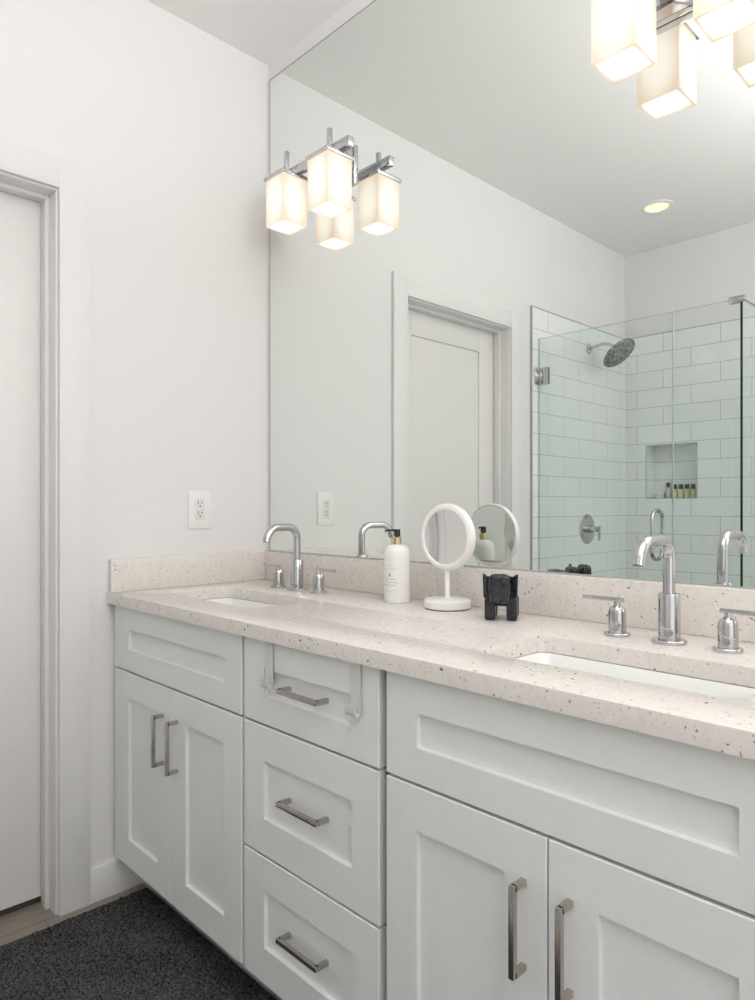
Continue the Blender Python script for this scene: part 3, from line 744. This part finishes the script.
# ------------------------------------------------------------------ shower glass and fittings
YG = -1.735; GZ0, GZ1 = 0.113, 2.057; XS, XP = 0.723, 1.011
def pane(lo, hi, dark_axis=0):
    """10 mm sheet: clear faces, green-black polished edges"""
    m = MB(); m.box(lo, hi); m.bm.normal_update(); thin = min(range(3), key=lambda k: abs(hi[k] - lo[k]))
    for f in m.bm.faces:
        n = [abs(v) for v in f.normal]
        f.material_index = 0 if n[thin] > 0.9 else 1
    return m
GM = [M['glass'], M['glass_edge_pale']]
sd_ = thing('shower_door', 'hinged clear glass shower door with a loop handle', 'shower door', (0.37, YG, GZ0))
into(sd_, pane((0.0145, YG - 0.005, GZ0 + 0.008), (XS - 0.0012, YG + 0.005, GZ1)).build('pane', GM, smooth=0))
for hz in (1.855, 0.38):
    h_ = MB().box((0.0112, YG - 0.030, hz - 0.045), (0.0165, YG + 0.044, hz + 0.045), 0.001)
    h_.box((0.0150, YG - 0.016, hz - 0.026), (0.036, YG + 0.018, hz + 0.026), 0.002)
    h_.box((0.028, YG + 0.0052, hz - 0.045), (0.073, YG + 0.0105, hz + 0.045), 0.0012).box((0.028, YG - 0.0105, hz - 0.045), (0.073, YG - 0.0052, hz + 0.045), 0.0012)
    into(sd_, h_.build('hinge', M['chrome']))
HX = 0.649; hm = MB()
for s in (-1, 1):
    p = []
    r, L, d = 0.044, 0.113, 0.056; o0 = 0.005
    zc = 1.033
    p.append((HX, YG + s * o0, zc - L)); p.append((HX, YG + s * (d - r), zc - L))
    for i in range(1, 7):
        a = R(90 * i / 6); p.append((HX, YG + s * (d - r + r * math.sin(a)), zc - L + r - r * math.cos(a)))
    for i in range(0, 7):
        a = R(90 * i / 6); p.append((HX, YG + s * (d - r + r * math.cos(a)), zc + L - r + r * math.sin(a)))
    p.append((HX, YG + s * o0, zc + L))
    hm.tube(p, 0.0095, 16)
into(sd_, hm.build('handle', M['chrome']))
fp = pane((XS + 0.0012, YG - 0.005, GZ0), (XP, YG + 0.005, GZ1)).build('glass_screen', GM, at=((XS + XP) / 2, YG, GZ0), smooth=0)
tag(fp, 'fixed clear glass shower panel between the glass door and the corner', 'glass panel')
rp = pane((XP + 0.0005, YF + 0.0125, GZ0), (XP + 0.0105, YG + 0.005, GZ1)).build('glass_screen', [M['glass'], M['glass_edge']], at=(XP + 0.005, (YF + YG) / 2, GZ0), smooth=0)
tag(rp, 'clear glass side panel of the shower with a black front edge', 'glass panel')
ck = MB().box((XP - 0.042, YG - 0.012, GZ1 - 0.030), (XP + 0.018, YG + 0.012, GZ1 - 0.0), 0.002)
ck = MB().box((XP - 0.045, YG - 0.011, GZ1 + 0.0004), (XP + 0.020, YG + 0.011, GZ1 + 0.012), 0.0015).box((XP - 0.045, YG + 0.0054, GZ1 - 0.018), (XP + 0.020, YG + 0.011, GZ1 + 0.004), 0.0012).box((XP - 0.045, YG - 0.011, GZ1 - 0.018), (XP - 0.004, YG - 0.0054, GZ1 + 0.004), 0.0012)
o = ck.build('glass_clip', M['chrome'], at=(XP, YG, GZ1)); tag(o, 'chrome clip on top of the shower glass corner', 'clip')

XW = 0.0112
sh = thing('rain_shower', 'round chrome rain shower head on a bent arm', 'shower head', (XW, -2.262, 2.088))
qy = Matrix.Rotation(R(90), 3, 'Y')
MB().lathe([(0, 0.010), (0.013, 0.010), (0.027, 0.006), (0.0300, 0.002), (0.0300, 0.0), (0, 0)], 32, (0, 0, 0), qy).build('flange', M['chrome'], sh)
arm = [(0.005, 0, 0), (0.045, 0, 0.008), (0.085, 0, 0.013), (0.120, 0, 0.008), (0.147, 0, -0.010), (0.168, 0, -0.030)]
def smooth_path(p, n=6):
    out = []; P_ = [Vector(q) for q in p]
    for i in range(len(P_) - 1):
        a, b_, c, d = P_[max(0, i - 1)], P_[i], P_[i + 1], P_[min(len(P_) - 1, i + 2)]
        for k in range(n):
            t = k / n; out.append(0.5 * ((2 * b_) + (c - a) * t + (2 * a - 5 * b_ + 4 * c - d) * t * t + (3 * b_ - a - 3 * c + d) * t ** 3))
    out.append(P_[-1]); return out
MB().tube(smooth_path(arm), 0.0095, 16).build('arm', M['chrome'], sh)
nrm = Vector((0.66, 0.05, -0.75)).normalized()
qh = nrm.to_track_quat('Z', 'Y').to_matrix()
hp = Vector((0.180, 0, -0.046))
MB().lathe([(0, -0.020), (0.012, -0.020), (0.014, -0.008), (0.030, 0.000), (0.085, 0.004), (0.100, 0.006), (0.102, 0.010), (0.101, 0.015), (0.097, 0.0165), (0, 0.0165)], 56, hp, qh).build('head', noisy('shower_head_metal', (0.34, 0.35, 0.355), 0.25, 55, 0.75, 0.4, 0.004, metal=1.0), sh)
nz = MB()
for rad, n in ((0.018, 6), (0.036, 12), (0.054, 18), (0.072, 24), (0.088, 30)):
    for i in range(n):
        a = 2 * PI * i / n; nz.lathe([(0.0040, 0.0164), (0.0034, 0.0190), (0, 0.0195)], 6, hp + qh @ Vector((rad * math.cos(a), rad * math.sin(a), 0)), qh)
nz.build('nozzles', M['nozzle'], sh)
va = thing('shower_valve', 'round chrome shower valve plate with a lever on white tile', 'valve', (XW, -2.243, 1.034))
MB().lathe([(0, 0.010), (0.060, 0.0095), (0.080, 0.0065), (0.087, 0.002), (0.087, 0.0), (0, 0)], 48, (0, 0, 0), qy).build('plate', M['chrome'], va)
MB().lathe([(0, 0.075), (0.014, 0.075), (0.016, 0.072), (0.016, 0.045), (0.024, 0.040), (0.024, 0.0095), (0, 0.0095)], 32, (0, 0, 0), qy).build('stem', M['chrome'], va)
MB().box((0.070, -0.0065, -0.066), (0.083, 0.0065, 0.022), 0.0025).build('lever', M['chrome'], va)

# ------------------------------------------------------------------ small bottles in the niche
yb_ = YF - 0.070
def small_bottle(name, label, group, r, hb, hc, mb, x):
    t = thing(name, label, 'bottle', (x, yb_, NZ0 + 0.0003), 0, group)
    MB().lathe([(0, 0), (r - 0.002, 0), (r, 0.002), (r, hb * 0.80), (r * 0.86, hb * 0.92), (r * 0.5, hb), (0, hb)], 24).build('body', mb, t)
    MB().lathe([(0, hb), (r * 0.72, hb), (r * 0.72, hb + hc - 0.001), (r * 0.64, hb + hc), (0, hb + hc)], 20).build('cap', M['black_plastic'], t)
    return t
XB = (0.2450, 0.2850, 0.3230, 0.3600, 0.3970)
small_bottle('toiletry_bottle', 'clear grey bottle with a black cap, tallest in the niche', 'bottles in the shower niche', 0.0155, 0.066, 0.030, M['clear_bottle'], XB[0])
first = small_bottle('toiletry_bottle', 'yellow mini bottle with black cap right next to the clear bottle', 'bottles in the shower niche', 0.0160, 0.056, 0.028, M['amber'], XB[1])
for x, l in zip(XB[2:], ('yellow mini bottle with black cap, second of the four from the clear bottle', 'yellow mini bottle with black cap, third of the four from the clear bottle', 'yellow mini bottle with black cap at the end, farthest from the clear bottle')):
    c = copy_tree(first); c.location = (x, yb_, NZ0 + 0.0003); c['label'] = l
sp_ = thing('soap_box', 'small cream wrapped soap leaning in the niche corner', 'soap', (0.196, yb_, NZ0 + 0.0003))
MB().box((-0.024, -0.012, 0), (0.024, 0.012, 0.044), 0.004, 3).build('wrapper', M['soap'], sp_)
MB().box((-0.0246, -0.0126, 0.014), (0.0246, 0.0126, 0.026), 0.0005).build('paper_band', M['ink_pale'], sp_)
